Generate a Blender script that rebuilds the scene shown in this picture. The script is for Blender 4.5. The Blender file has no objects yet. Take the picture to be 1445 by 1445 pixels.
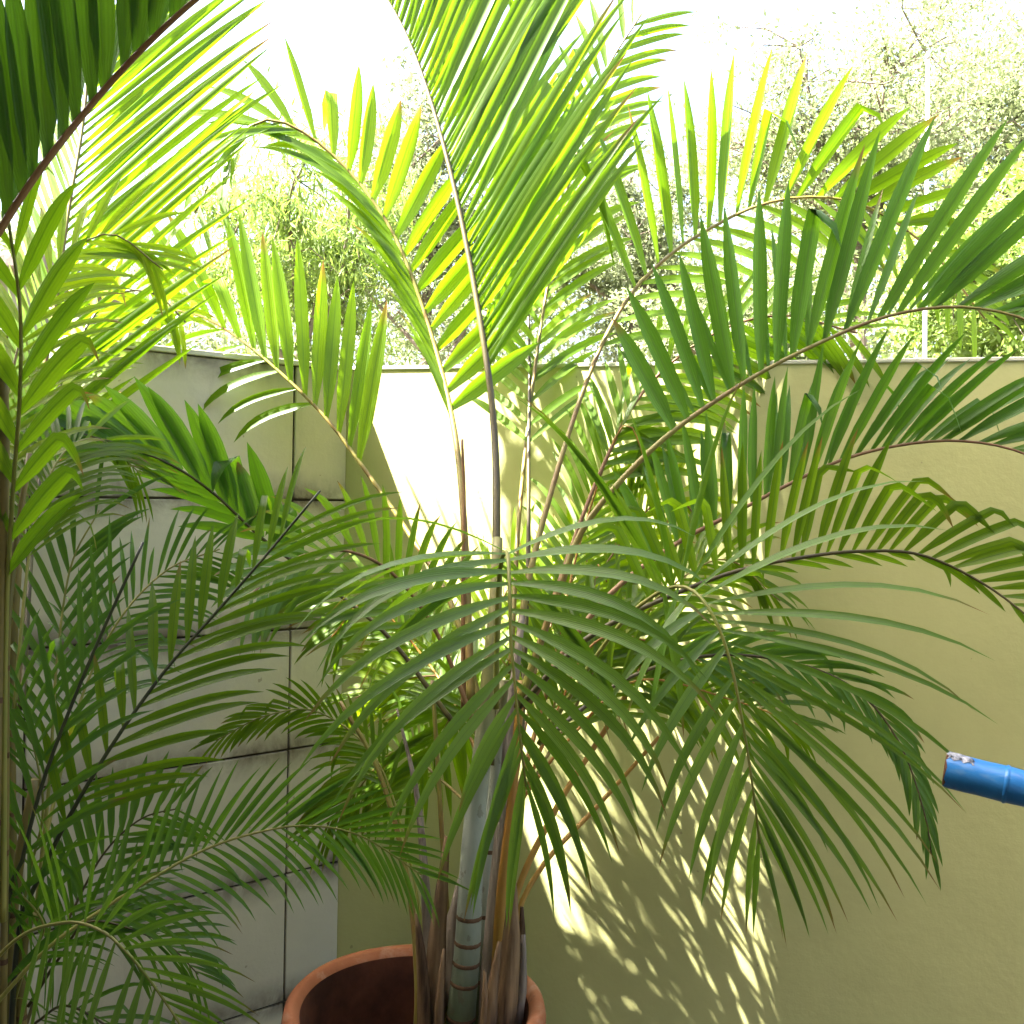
import bpy, bmesh, math, random
import numpy as np
from mathutils import Vector, Matrix

random.seed(7)
rng = np.random.default_rng(7)
SC = bpy.context.scene
COL = SC.collection

# ------------------------------------------------------------------ camera
F = 1400.0            # focal length in photograph pixels (1445 wide)
EYE = 1.70
ROLL = math.radians(1.0)
RIGHT = Vector((math.cos(ROLL), 0, math.sin(ROLL)))
UP = Vector((-math.sin(ROLL), 0, math.cos(ROLL)))
cam_d = bpy.data.cameras.new('camera')
cam = bpy.data.objects.new('camera', cam_d)
COL.objects.link(cam)
m = Matrix.Identity(4)
m.col[0][:3] = RIGHT
m.col[1][:3] = UP
m.col[2][:3] = (0, -1, 0)
m.col[3][:3] = (0, 0, EYE)
cam.matrix_world = m
cam_d.sensor_width = 36.0
cam_d.lens = 36.0 * F / 1445.0
cam_d.shift_y = -22.5 / 1445.0
cam_d.clip_start = 0.02
cam_d.clip_end = 600
SC.camera = cam

# ------------------------------------------------------------------ light
SUN_EL = math.radians(54)
SUN_D = Vector((1.0, 0.20, 0)).normalized()          # horizontal travel of the light
to_sun = Vector((-SUN_D.x * math.cos(SUN_EL), -SUN_D.y * math.cos(SUN_EL), math.sin(SUN_EL)))
world = bpy.data.worlds.new('World')
SC.world = world
world.use_nodes = True
wn = world.node_tree
bg = wn.nodes['Background']
sky = wn.nodes.new('ShaderNodeTexSky')
sky.sky_type = 'NISHITA'
sky.sun_disc = False
sky.sun_elevation = SUN_EL
sky.sun_rotation = math.atan2(to_sun.x, to_sun.y)
sky.dust_density = 8.0
sky.air_density = 0.8
sky.ozone_density = 0.6
wn.links.new(sky.outputs['Color'], bg.inputs['Color'])
bg.inputs['Strength'].default_value = 0.077
sun_d = bpy.data.lights.new('sun', 'SUN')
sun_d.energy = 5.0
sun_d.angle = math.radians(0.53)
sun_d.color = (1.0, 0.95, 0.86)
sun = bpy.data.objects.new('sun', sun_d)
COL.objects.link(sun)
sun.rotation_euler = to_sun.to_track_quat('Z', 'Y').to_euler()
vs = SC.view_settings
vs.view_transform = 'Standard'
vs.look = 'None'
vs.gamma = 1.0
vs.use_curve_mapping = False
vs.exposure = 3.9
SC.cycles.max_bounces = 8
SC.cycles.diffuse_bounces = 4
SC.cycles.transmission_bounces = 6


# ------------------------------------------------------------------ helpers
def P(px, py, D):
    """a point D metres in front of the house terrace viewpoint"""
    u = (px - 722.5) / F
    v = (700.0 - py) / F
    return Vector((0, D, EYE)) + RIGHT * (u * D) + UP * (v * D)


def link(name, mesh, mat=None, parent=None):
    o = bpy.data.objects.new(name, mesh)
    COL.objects.link(o)
    if mat is not None and not mesh.materials:
        mesh.materials.append(mat)
    if parent is not None:
        o.parent = parent
    return o


def thing(name, label, cat, group=None, loc=(0, 0, 0)):
    o = bpy.data.objects.new(name, None)
    COL.objects.link(o)
    o.location = loc
    tag(o, label, cat, group)
    return o


def tag(o, label, cat, group=None):
    o['label'] = label
    o['category'] = cat
    if group:
        o['group'] = group


def mesh_from(verts, faces, smooth=False, uv=None):
    me = bpy.data.meshes.new('m')
    me.from_pydata([tuple(v) for v in verts], [], faces)
    if smooth:
        me.polygons.foreach_set('use_smooth', [True] * len(me.polygons))
    if uv is not None:
        l = me.uv_layers.new(name='UVMap')
        vi = np.empty(len(me.loops), dtype=np.int32)
        me.loops.foreach_get('vertex_index', vi)
        l.data.foreach_set('uv', np.asarray(uv, dtype=np.float32)[vi].ravel())
    me.update()
    return me


def box_mesh(x0, x1, y0, y1, z0, z1, bevel=0.0, seg=2):
    bm = bmesh.new()
    bmesh.ops.create_cube(bm, size=1)
    for v in bm.verts:
        v.co = Vector((x0 + (v.co.x + .5) * (x1 - x0), y0 + (v.co.y + .5) * (y1 - y0), z0 + (v.co.z + .5) * (z1 - z0)))
    if bevel > 0:
        bmesh.ops.bevel(bm, geom=bm.edges[:], offset=bevel, segments=seg, affect='EDGES', profile=.5)
    me = bpy.data.meshes.new('m')
    bm.to_mesh(me)
    bm.free()
    return me


def catmull(pts, n):
    p = [Vector(q) for q in pts]
    p = [p[0] * 2 - p[1]] + p + [p[-1] * 2 - p[-2]]
    dense = []
    for i in range(1, len(p) - 2):
        a, b, c, d = p[i - 1], p[i], p[i + 1], p[i + 2]
        for k in range(16):
            t = k / 16
            dense.append(.5 * ((2 * b) + (c - a) * t + (2 * a - 5 * b + 4 * c - d) * t * t + (3 * b - a - 3 * c + d) * t ** 3))
    dense.append(p[-2])
    L = [0.0]
    for i in range(1, len(dense)):
        L.append(L[-1] + (dense[i] - dense[i - 1]).length)
    out = []
    j = 0
    for k in range(n):
        s = L[-1] * k / (n - 1)
        while j < len(L) - 2 and L[j + 1] < s:
            j += 1
        f = (s - L[j]) / max(1e-9, L[j + 1] - L[j])
        out.append(dense[j].lerp(dense[j + 1], min(1, max(0, f))))
    return out


def tube(path, radii, sides=8, verts=None, faces=None, cap=True):
    v = [] if verts is None else verts
    f = [] if faces is None else faces
    b0 = len(v)
    n = len(path)
    ref = Vector((0.31, 0.52, 0.79)).normalized()
    u = None
    for i in range(n):
        t = (path[min(n - 1, i + 1)] - path[max(0, i - 1)])
        t = t.normalized() if t.length > 1e-9 else Vector((0, 0, 1))
        if u is None:
            u = ref - t * ref.dot(t)
        else:
            u = u - t * u.dot(t)
        u.normalize()
        w = t.cross(u)
        r = radii[i] if hasattr(radii, '__len__') else radii
        for k in range(sides):
            a = 2 * math.pi * k / sides
            v.append(path[i] + (u * math.cos(a) + w * math.sin(a)) * r)
    for i in range(n - 1):
        for k in range(sides):
            a = b0 + i * sides + k
            b = b0 + i * sides + (k + 1) % sides
            f.append((a, b, b + sides, a + sides))
    if cap:
        f.append(tuple(b0 + k for k in range(sides))[::-1])
        f.append(tuple(b0 + (n - 1) * sides + k for k in range(sides)))
    return v, f


# ------------------------------------------------------------------ materials
class NT:
    def __init__(s, name):
        s.m = bpy.data.materials.new(name)
        s.m.use_nodes = True
        s.t = s.m.node_tree
        s.t.nodes.clear()
        s.out = s.n('ShaderNodeOutputMaterial')

    def n(s, ty, **kw):
        x = s.t.nodes.new(ty)
        for k, v in kw.items():
            setattr(x, k, v)
        return x

    def l(s, a, b):
        s.t.links.new(a, b)

    def val(s, sock, v):
        if hasattr(v, 'links') or isinstance(v, bpy.types.NodeSocket):
            s.l(v, sock)
        else:
            sock.default_value = v

    def mix(s, fac, a, b, blend='MIX'):
        x = s.n('ShaderNodeMix', data_type='RGBA', blend_type=blend)
        s.val(x.inputs[0], fac)
        for sk, v in ((x.inputs[6], a), (x.inputs[7], b)):
            s.val(sk, v if isinstance(v, bpy.types.NodeSocket) else (*v, 1))
        return x.outputs[2]

    def math(s, op, a, b=0.0, clamp=False):
        x = s.n('ShaderNodeMath', operation=op, use_clamp=clamp)
        s.val(x.inputs[0], a)
        s.val(x.inputs[1], b)
        return x.outputs[0]

    def ramp(s, fac, stops):
        x = s.n('ShaderNodeValToRGB')
        s.l(fac, x.inputs[0])
        e = x.color_ramp.elements
        while len(e) < len(stops):
            e.new(.5)
        for i, (p, c) in enumerate(stops):
            e[i].position = p
            e[i].color = (*c, 1) if hasattr(c, '__len__') else (c, c, c, 1)
        return x.outputs[0]

    def noise(s, scale, detail=4, rough=.55, vec=None, dist=0.0):
        x = s.n('ShaderNodeTexNoise')
        x.inputs['Scale'].default_value = scale
        x.inputs['Detail'].default_value = detail
        x.inputs['Roughness'].default_value = rough
        x.inputs['Distortion'].default_value = dist
        if vec is not None:
            s.l(vec, x.inputs['Vector'])
        return x.outputs[0]

    def coord(s, which='Object'):
        return s.n('ShaderNodeTexCoord').outputs[which]

    def mapping(s, vec, scale):
        x = s.n('ShaderNodeMapping')
        s.l(vec, x.inputs[0])
        x.inputs['Scale'].default_value = scale
        return x.outputs[0]

    def principled(s, color, rough=.5, spec=.5, bump=None, bump_s=.2, bump_d=.01, **kw):
        b = s.n('ShaderNodeBsdfPrincipled')
        s.val(b.inputs['Base Color'], color if isinstance(color, bpy.types.NodeSocket) else (*color, 1))
        s.val(b.inputs['Roughness'], rough)
        s.val(b.inputs['Specular IOR Level'], spec)
        for k, v in kw.items():
            s.val(b.inputs[k], v)
        if bump is not None:
            x = s.n('ShaderNodeBump')
            x.inputs['Strength'].default_value = bump_s
            x.inputs['Distance'].default_value = bump_d
            s.l(bump, x.inputs['Height'])
            s.l(x.outputs[0], b.inputs['Normal'])
        return b.outputs[0]

    def done(s, sh):
        s.l(sh, s.out.inputs[0])
        return s.m


def leaf_mat(name, ref_a, ref_b, tr_a, tr_b, trans=.45, rough=.36, tip=.25, spec=.5):
    t = NT(name)
    uv = t.coord('UV')
    sep = t.n('ShaderNodeSeparateXYZ')
    t.l(uv, sep.inputs[0])
    U, V = sep.outputs[0], sep.outputs[1]
    geo = t.n('ShaderNodeNewGeometry')
    info = t.n('ShaderNodeObjectInfo')
    rnd = t.math('FRACT', t.math('ADD', geo.outputs['Random Per Island'], info.outputs['Random']))
    # parallel pleats either side of the midrib
    wave = t.math('SINE', t.math('MULTIPLY', U, 44.0))
    pleat = t.math('MULTIPLY_ADD', wave, .5)
    pleat.node.inputs[2].default_value = .5
    mid = t.math('ABSOLUTE', t.math('SUBTRACT', U, .5))
    mid = t.math('SUBTRACT', 1.0, t.math('MULTIPLY', mid, 13.0), clamp=True)
    ln = t.noise(26, 3, .6, t.mapping(t.coord('Object'), (1, 1, 1)))
    fac = t.math('ADD', t.math('MULTIPLY', rnd, .65), t.math('MULTIPLY', ln, .35), clamp=True)
    col = t.mix(fac, ref_a, ref_b)
    trc = t.mix(fac, tr_a, tr_b)
    dark = t.math('MULTIPLY', t.math('ADD', t.math('MULTIPLY', pleat, .3), mid, clamp=True), .62)
    trc = t.mix(dark, trc, (tr_a[0] * .3, tr_a[1] * .42, tr_a[2] * .3))
    col = t.mix(t.math('MULTIPLY', mid, .35), col, (.16, .22, .05))
    # dry tips on some leaflets
    th = t.math('MULTIPLY', t.math('GREATER_THAN', rnd, 1 - tip), t.math('SUBTRACT', t.math('MULTIPLY', V, 7.0), 5.7), clamp=True)
    col = t.mix(th, col, (.20, .13, .035))
    trc = t.mix(th, trc, (.30, .17, .03))
    spots = t.math('GREATER_THAN', t.noise(90, 2, .5, t.coord('Object')), .74)
    col = t.mix(t.math('MULTIPLY', spots, .5), col, (.09, .07, .03))
    b = t.principled(col, rough, spec, bump=pleat, bump_s=.35, bump_d=.0012)
    tl = t.n('ShaderNodeBsdfTranslucent')
    t.l(trc, tl.inputs[0])
    mx = t.n('ShaderNodeMixShader')
    mx.inputs[0].default_value = trans
    t.l(b, mx.inputs[1])
    t.l(tl.outputs[0], mx.inputs[2])
    return t.done(mx.outputs[0])


def simple_mat(name, ca, cb, scale=6, rough=.6, spec=.4, bump=.2, bd=.004, stretch=(1, 1, 1), detail=5, lo=.35, hi=.65):
    t = NT(name)
    vec = t.mapping(t.coord('Object'), stretch)
    n = t.noise(scale, detail, .6, vec)
    r = t.ramp(n, [(lo, ca), (hi, cb)])
    return t.done(t.principled(r, rough, spec, bump=t.noise(scale * 6, 4, .6, vec), bump_s=bump, bump_d=bd))


M = {}
M['leaf'] = leaf_mat('palm_leaf', (.055, .112, .007), (.098, .168, .011), (.17, .34, .004), (.27, .45, .006), .52, .36, spec=.45)
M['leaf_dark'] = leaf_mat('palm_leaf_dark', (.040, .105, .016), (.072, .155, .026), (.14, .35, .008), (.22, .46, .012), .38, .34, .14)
M['leaf_yellow'] = leaf_mat('palm_leaf_yellow', (.10, .165, .010), (.15, .21, .014), (.32, .52, .006), (.45, .60, .010), .55, .38, .4, spec=.4)
M['leaf_grey'] = leaf_mat('palm_leaf_waxy', (.075, .165, .022), (.135, .235, .046), (.18, .38, .008), (.28, .48, .014), .36, .33, .45)
M['rachis'] = simple_mat('rachis', (.16, .10, .025), (.20, .19, .035), 9, .45, .4, .15, .002)
M['rachis_green'] = simple_mat('rachis_green', (.17, .19, .03), (.24, .22, .05), 9, .45, .4, .15, .002)
M['rachis_brown'] = simple_mat('rachis_brown', (.16, .075, .03), (.22, .13, .05), 7, .5, .4, .2, .002)
M['rachis_black'] = simple_mat('rachis_black', (.014, .016, .008), (.035, .045, .012), 7, .45, .45, .2, .002)
M['rachis_dark'] = simple_mat('rachis_dark', (.045, .034, .010), (.085, .072, .016), 7, .45, .45, .2, .002)
M['rachis_orange'] = simple_mat('rachis_orange', (.28, .12, .02), (.33, .20, .03), 7, .5, .4, .2, .002)


def cane_mat():
    t = NT('cane_bark')
    co = t.coord('Object')
    n = t.noise(5, 5, .6, t.mapping(co, (4, 4, 1)))
    sep = t.n('ShaderNodeSeparateXYZ')
    t.l(co, sep.inputs[0])
    h = t.math('MULTIPLY', t.math('SUBTRACT', sep.outputs[2], .55), 3.2, clamp=True)
    low = t.ramp(n, [(.3, (.07, .10, .045)), (.7, (.15, .19, .09))])
    high = t.ramp(n, [(.3, (.25, .29, .23)), (.7, (.40, .43, .36))])
    c = t.mix(h, low, high)
    h2 = t.math('MULTIPLY', t.math('SUBTRACT', sep.outputs[2], 1.0), 4.0, clamp=True)
    c = t.mix(h2, c, t.ramp(n, [(.3, (.10, .12, .03)), (.7, (.22, .20, .07))]))
    spots = t.math('GREATER_THAN', t.noise(60, 3, .6, t.mapping(co, (1, 1, .4))), .62)
    c = t.mix(t.math('MULTIPLY', spots, .45), c, (.12, .10, .06))
    return t.done(t.principled(c, .5, .35, bump=t.noise(50, 4, .6, co), bump_s=.15, bump_d=.003))


M['cane'] = cane_mat()
M['cane_yellow'] = simple_mat('cane_yellow', (.10, .09, .02), (.20, .15, .04), 12, .5, .4, .2, .002, (1, 1, .3))
M['ring'] = simple_mat('node_ring', (.07, .04, .02), (.15, .09, .05), 30, .8, .2, .3, .002)
M['sheath'] = simple_mat('dry_sheath', (.06, .035, .02), (.26, .17, .09), 14, .8, .2, .5, .004, (3, 3, .25))
M['sheath_grey'] = simple_mat('grey_sheath', (.12, .095, .07), (.34, .29, .23), 14, .75, .2, .5, .004, (3, 3, .2))


def terracotta():
    t = NT('terracotta')
    co = t.coord('Object')
    n = t.noise(4, 6, .6, co)
    c = t.ramp(n, [(.25, (.20, .066, .026)), (.55, (.29, .105, .044)), (.8, (.36, .16, .08))])
    w = t.math('MULTIPLY', t.ramp(t.noise(11, 6, .7, co, .6), [(.52, 0.), (.72, 1.)]), .4)
    c = t.mix(w, c, (.50, .36, .26))
    d = t.math('MULTIPLY', t.ramp(t.noise(16, 5, .7, t.mapping(co, (1, 1, .5))), [(.58, 0.), (.7, 1.)]), .5)
    c = t.mix(d, c, (.13, .06, .035))
    return t.done(t.principled(c, .78, .25, bump=t.noise(70, 4, .6, co), bump_s=.2, bump_d=.003))


M['pot'] = terracotta()
M['pot_inner'] = simple_mat('shaded_terracotta', (.05, .018, .010), (.13, .045, .022), 7, .85, .2, .4, .004)  # shade inside the pot, put into a darker terracotta colour
M['soil'] = simple_mat('soil', (.018, .012, .008), (.06, .04, .025), 25, .95, .1, .9, .02)


def yellow_wall_mat():
    t = NT('yellow_render')
    co = t.coord('Object')
    n1 = t.noise(1.3, 5, .6, co)
    n2 = t.noise(9, 6, .65, co)
    c = t.ramp(n1, [(.3, (.46, .455, .19)), (.7, (.53, .52, .225))])
    c = t.mix(t.math('MULTIPLY', t.ramp(n2, [(.45, 0.), (.75, 1.)]), .22), c, (.38, .36, .15))
    st = t.noise(6, 5, .7, t.mapping(co, (1, 1, .12)))
    c = t.mix(t.math('MULTIPLY', t.ramp(st, [(.58, 0.), (.78, 1.)]), .18), c, (.30, .28, .15))
    sp = t.math('GREATER_THAN', t.noise(38, 2, .4, co), .765)
    c = t.mix(t.math('MULTIPLY', sp, .45), c, (.22, .18, .09))
    return t.done(t.principled(c, .72, .3, bump=t.noise(42, 6, .6, co), bump_s=.22, bump_d=.006))


M['ywall'] = yellow_wall_mat()


def panel_mat():
    t = NT('concrete_panel')
    co = t.coord('Object')
    info = t.n('ShaderNodeObjectInfo')
    n1 = t.noise(2.2, 6, .62, co)
    c = t.ramp(n1, [(.28, (.52, .475, .335)), (.72, (.66, .61, .44))])
    c = t.mix(t.math('MULTIPLY', info.outputs['Random'], .25), c, (.40, .40, .36))
    gen = t.coord('Generated')
    sep = t.n('ShaderNodeSeparateXYZ')
    t.l(gen, sep.inputs[0])
    z = sep.outputs[2]
    # grime collected along the bed joints, broken up by noise
    e1 = t.math('SUBTRACT', 1.0, t.math('MULTIPLY', z, 4.5), clamp=True)
    e2 = t.math('SUBTRACT', 1.0, t.math('MULTIPLY', t.math('SUBTRACT', 1.0, z), 5.0), clamp=True)
    e = t.math('ADD', e1, e2, clamp=True)
    g = t.ramp(t.noise(5, 6, .7, t.mapping(co, (1, 1, .8)), .5), [(.32, 0.), (.60, 1.)])
    c = t.mix(t.math('MULTIPLY', t.math('MULTIPLY', e, g), .95), c, (.085, .06, .04))
    g2 = t.ramp(t.noise(7, 6, .7, t.mapping(co, (1, 1, .15))), [(.56, 0.), (.8, 1.)])
    c = t.mix(t.math('MULTIPLY', g2, .42), c, (.20, .17, .11))
    sp = t.math('GREATER_THAN', t.noise(33, 3, .5, co), .72)
    c = t.mix(t.math('MULTIPLY', sp, .5), c, (.20, .15, .09))
    return t.done(t.principled(c, .7, .3, bump=t.noise(55, 6, .6, co), bump_s=.25, bump_d=.005))


M['panel'] = panel_mat()
M['joint'] = simple_mat('joint_mortar', (.035, .03, .024), (.09, .075, .055), 14, .95, .1, .5, .005)
M['coping'] = simple_mat('coping', (.54, .53, .40), (.64, .62, .48), 8, .7, .3, .3, .004)
M['frame_dark'] = simple_mat('dark_metal', (.018, .015, .012), (.05, .04, .03), 20, .5, .4, .3, .002)
M['ground'] = simple_mat('paving', (.055, .052, .045), (.09, .085, .07), 5, .8, .3, .3, .004)
M['earth'] = simple_mat('earth', (.07, .06, .035), (.12, .12, .05), 3, .95, .1, .6, .03)
M['house'] = simple_mat('house_render', (.32, .30, .25), (.40, .38, .31), 2, .8, .3, .2, .005)
M['roof'] = simple_mat('roof_tile', (.16, .13, .12), (.26, .22, .20), 6, .7, .3, .3, .01)
M['glass'] = simple_mat('window_glass', (.02, .025, .03), (.03, .035, .04), 2, .08, .6, 0, .001)
M['greyboard'] = simple_mat('grey_board', (.20, .20, .20), (.30, .30, .29), 6, .7, .3, .3, .004)
M['white'] = simple_mat('whitewash', (.42, .42, .40), (.60, .60, .58), 9, .7, .3, .3, .003)
M['bark'] = simple_mat('tree_bark', (.12, .095, .075), (.24, .20, .16), 12, .9, .2, .7, .02, (1, 1, .3))


def pole_mat():
    t = NT('blue_tape')
    co = t.coord('Object')
    n = t.noise(18, 5, .6, co)
    c = t.ramp(n, [(.3, (.015, .14, .42)), (.7, (.03, .22, .56))])
    s = t.ramp(t.noise(26, 4, .65, t.mapping(co, (.35, 1, 1))), [(.60, 0.), (.70, 1.)])
    c = t.mix(t.math('MULTIPLY', s, .35), c, (.30, .42, .52))
    return t.done(t.principled(c, .33, .5, bump=t.noise(40, 4, .6, t.mapping(co, (.5, 1, 1))), bump_s=.3, bump_d=.004))


M['blue'] = pole_mat()
M['torn'] = simple_mat('torn_paper', (.10, .12, .15), (.55, .55, .56), 70, .9, .2, .6, .004)
M['rust'] = simple_mat('pole_end', (.06, .03, .02), (.20, .10, .05), 40, .9, .2, .6, .004)


def foliage_mat(name, a, b, ta, tb, trans=.4):
    t = NT(name)
    geo = t.n('ShaderNodeNewGeometry')
    n = t.noise(1.1, 3, .5, t.coord('Object'))
    f = t.math('ADD', t.math('MULTIPLY', geo.outputs['Random Per Island'], .5), t.math('MULTIPLY', n, .5), clamp=True)
    b1 = t.principled(t.mix(f, a, b), .5, .4)
    tl = t.n('ShaderNodeBsdfTranslucent')
    t.l(t.mix(f, ta, tb), tl.inputs[0])
    mx = t.n('ShaderNodeMixShader')
    mx.inputs[0].default_value = trans
    t.l(b1, mx.inputs[1])
    t.l(tl.outputs[0], mx.inputs[2])
    return t.done(mx.outputs[0])


M['fol_haze'] = foliage_mat('foliage_haze', (.12, .15, .075), (.21, .24, .13), (.20, .26, .10), (.31, .37, .17))  # whitening of haze and glare put into the leaf colour
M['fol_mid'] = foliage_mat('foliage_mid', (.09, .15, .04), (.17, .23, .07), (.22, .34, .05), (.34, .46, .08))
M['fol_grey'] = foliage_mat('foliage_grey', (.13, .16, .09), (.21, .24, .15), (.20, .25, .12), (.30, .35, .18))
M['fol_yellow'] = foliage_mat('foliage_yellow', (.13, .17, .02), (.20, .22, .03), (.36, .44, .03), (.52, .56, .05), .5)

# ------------------------------------------------------------------ setting
C0 = P(490, 700, 3.0)
C0.z = 0
W = Vector((1.818, -.44, 0)).normalized()        # along the yellow wall
L = Vector((-.788, -.616, 0)).normalized()       # along the panel wall
WTOP = 2.083


def sheet(name, pts, z, mat):
    o = link(name, mesh_from([(x, y, z) for x, y in pts], [tuple(range(len(pts)))]), mat)
    o['kind'] = 'structure'
    return o


sheet('ground', [(-300, -300), (300, -300), (300, 300), (-300, 300)], -0.02, M['earth'])
sheet('terrace_paving', [(-2.3, -6), (5, -6), (5, 2.6), (C0.x, 3.3), (-2.3, 1.9)], 0.0, M['ground'])


def frame_along(origin, d):
    """matrix: local x along d, local y pointing away behind the wall, z up"""
    n = Vector((-d.y, d.x, 0))
    mm = Matrix.Identity(4)
    mm.col[0][:3] = d
    mm.col[1][:3] = n
    mm.col[2][:3] = (0, 0, 1)
    mm.col[3][:3] = origin
    return mm


# yellow wall
yw = thing('garden_wall', 'plain yellow rendered garden wall behind the potted palm', 'wall')
yw.matrix_world = frame_along(C0, W)
link('wall_face', box_mesh(-.1, 3.6, 0.0, .13, -.02, WTOP - .012), M['ywall'], yw)
link('coping', box_mesh(-.1, 3.6, -.004, .134, WTOP - .012, WTOP, .003), M['coping'], yw)

# panel wall: local x runs from the house to the corner
WL = 2.5
pw = thing('garden_wall', 'grey cream garden wall of wide precast concrete panels', 'wall')
pw.matrix_world = frame_along(C0 + L * WL, -L)
link('joint_core', box_mesh(0, WL + .08, .008, .10, -.02, WTOP - .02), M['joint'], pw)
zs = [-.02, .215, .587, .950, 1.300, 1.678, WTOP - .014]
xs = [0.0, .19, .905, 1.615, WL - .1775, WL - .004]
for i in range(len(xs) - 1):
    for k in range(len(zs) - 1):
        g = .003
        # niche with a dark frame in the third bay
        cells = [(xs[i], xs[i + 1], zs[k], zs[k + 1])]
        if i == 2 and k in (4, 5):
            cells = []
            if k == 4:
                cells = [(xs[i], xs[i + 1], zs[k], zs[k + 1] - .055), (xs[i], 1.30, zs[k + 1] - .055, zs[k + 1]), (1.46, xs[i + 1], zs[k + 1] - .055, zs[k + 1])]
            else:
                cells = [(xs[i], 1.30, zs[k], zs[k + 1]), (1.46, xs[i + 1], zs[k], zs[k + 1]), (1.30, 1.46, 1.845, zs[k + 1])]
        for (a, b, c, d) in cells:
            j = random.uniform(-.0015, .0015)
            link('panel', box_mesh(a + g, b - g, j, .03, c + g, d - g, .003, 2), M['panel'], pw)
link('coping', box_mesh(0, WL, -.006, .112, WTOP - .014, WTOP + .002, .003), M['coping'], pw)


def house():
    # two-storey house beside the terrace: its far corner shades the right end of the yellow wall
    hx = -2.45
    wp = C0 + W * 1.23
    hy = wp.y - (wp.x - hx) * SUN_D.y / SUN_D.x
    h = thing('house', 'two storey cream rendered house beside the terrace', 'house', loc=(hx, hy, 0))
    h.rotation_euler.z = math.atan2(SUN_D.y, SUN_D.x)
    link('wall', box_mesh(-6, 0, -6.2, 0, -.02, 8.2), M['house'], h)
    link('roof', box_mesh(-6.1, .1, -6.3, .002, 8.202, 8.5), M['roof'], h)
    for (y, z) in ((-2.6, 1.0), (-4.9, 1.0), (-2.6, 4.0), (-4.9, 4.0)):
        w = link('window', box_mesh(.002, .05, y - .65, y + .65, z, z + 1.2, .01), M['coping'], h)
        link('pane', box_mesh(.051, .056, y - .57, y - .02, z + .08, z + 1.12), M['glass'], w)
        link('pane', box_mesh(.051, .056, y + .02, y + .57, z + .08, z + 1.12), M['glass'], w)


house()


def sky_blocker_roof():  # unseen roof and rear block, added to hold back sky light
    o = thing('sky_blocker_roof', 'unseen roof on posts added above the viewpoint to cut sky light', 'roof', loc=(0, 0, 0))
    link('roof_slab', box_mesh(-1.75, 4.2, -4.4, 1.0, 3.0, 3.16, .01), M['house'], o)
    for x in (4.0, 1.9):
        link('post', box_mesh(x - .06, x + .06, -1.2, -1.08, 0, 2.998, .006), M['coping'], o)
    b = thing('house', 'unseen house block added behind the viewpoint to cut sky light', 'house', loc=(0, -4.5, 0))  # block out of view, added to hold back light from behind
    link('wall', box_mesh(-.9, 4.2, -3, 0, -.02, 6.2), M['house'], b)
    link('door', box_mesh(-.5, .5, .001, .05, 0, 2.1, .005), M['frame_dark'], b)


sky_blocker_roof()

# ------------------------------------------------------------------ palms
def leaflet(base, d0, T, length, width, droop, verts, faces, uvs, seg=7, fold=.34, twist=0.0, kink=None, glow=0.0, taper=.58):
    """folded, pointed, arching blade; appended to the given lists"""
    b0 = len(verts)
    d = d0.normalized()
    w = T - d * T.dot(d)
    if w.length < 1e-4:
        w = Vector((1, 0, 0)) - d * d.x
    w.normalize()
    if glow:
        # blades turn on their stalk towards the light
        best = None
        vw = (base - Vector((0, 0, EYE))).normalized()
        for a in (-glow, glow):
            w2 = Matrix.Rotation(a, 3, d) @ w
            nn = w2.cross(d)
            sc = nn.dot(to_sun) * nn.dot(vw)
            if best is None or sc > best[0]:
                best = (sc, w2)
        w = best[1]
    w = Matrix.Rotation(twist, 3, d) @ w
    p = base.copy()
    ds = length / seg
    side = random.uniform(-.05, .05)
    for i in range(seg + 1):
        s = i / seg
        nrm = w.cross(d).normalized()
        if nrm.z < 0:
            nrm = -nrm
        prof = min(1.0, (.30 + s * 2.6)) * (1 - max(0, (s - taper) / (1 - taper)) ** 1.8)
        hw = .5 * width * max(prof, .02)
        if i == seg:
            verts.append(p.copy())
            uvs.append((.5, 1.0))
        else:
            verts.append(p - w * hw + nrm * (hw * fold))
            verts.append(p.copy())
            verts.append(p + w * hw + nrm * (hw * fold))
            uvs.extend([(0, s), (.5, s), (1, s)])
        g = droop * (.35 + 1.9 * s * s) / seg
        if kink is not None and abs(s - kink) < 1.05 / seg:
            g += 9.0 / seg
        d = (d + Vector((side / seg, 0, 0)) + Vector((0, 0, -g))).normalized()
        w = (w - d * w.dot(d)).normalized()
        p = p + d * ds
    for i in range(seg - 1):
        a = b0 + 3 * i
        faces.append((a, a + 1, a + 4, a + 3))
        faces.append((a + 1, a + 2, a + 5, a + 4))
    a = b0 + 3 * (seg - 1)
    e = b0 + 3 * seg
    faces.append((a, a + 1, e))
    faces.append((a + 1, a + 2, e))


def lerp3(t3, s):
    a, b, c = t3
    return a + (b - a) * (s / .5) if s < .5 else b + (c - b) * ((s - .5) / .5)


FWD = Vector((0, 1, 0))
COUNT = {}


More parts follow.
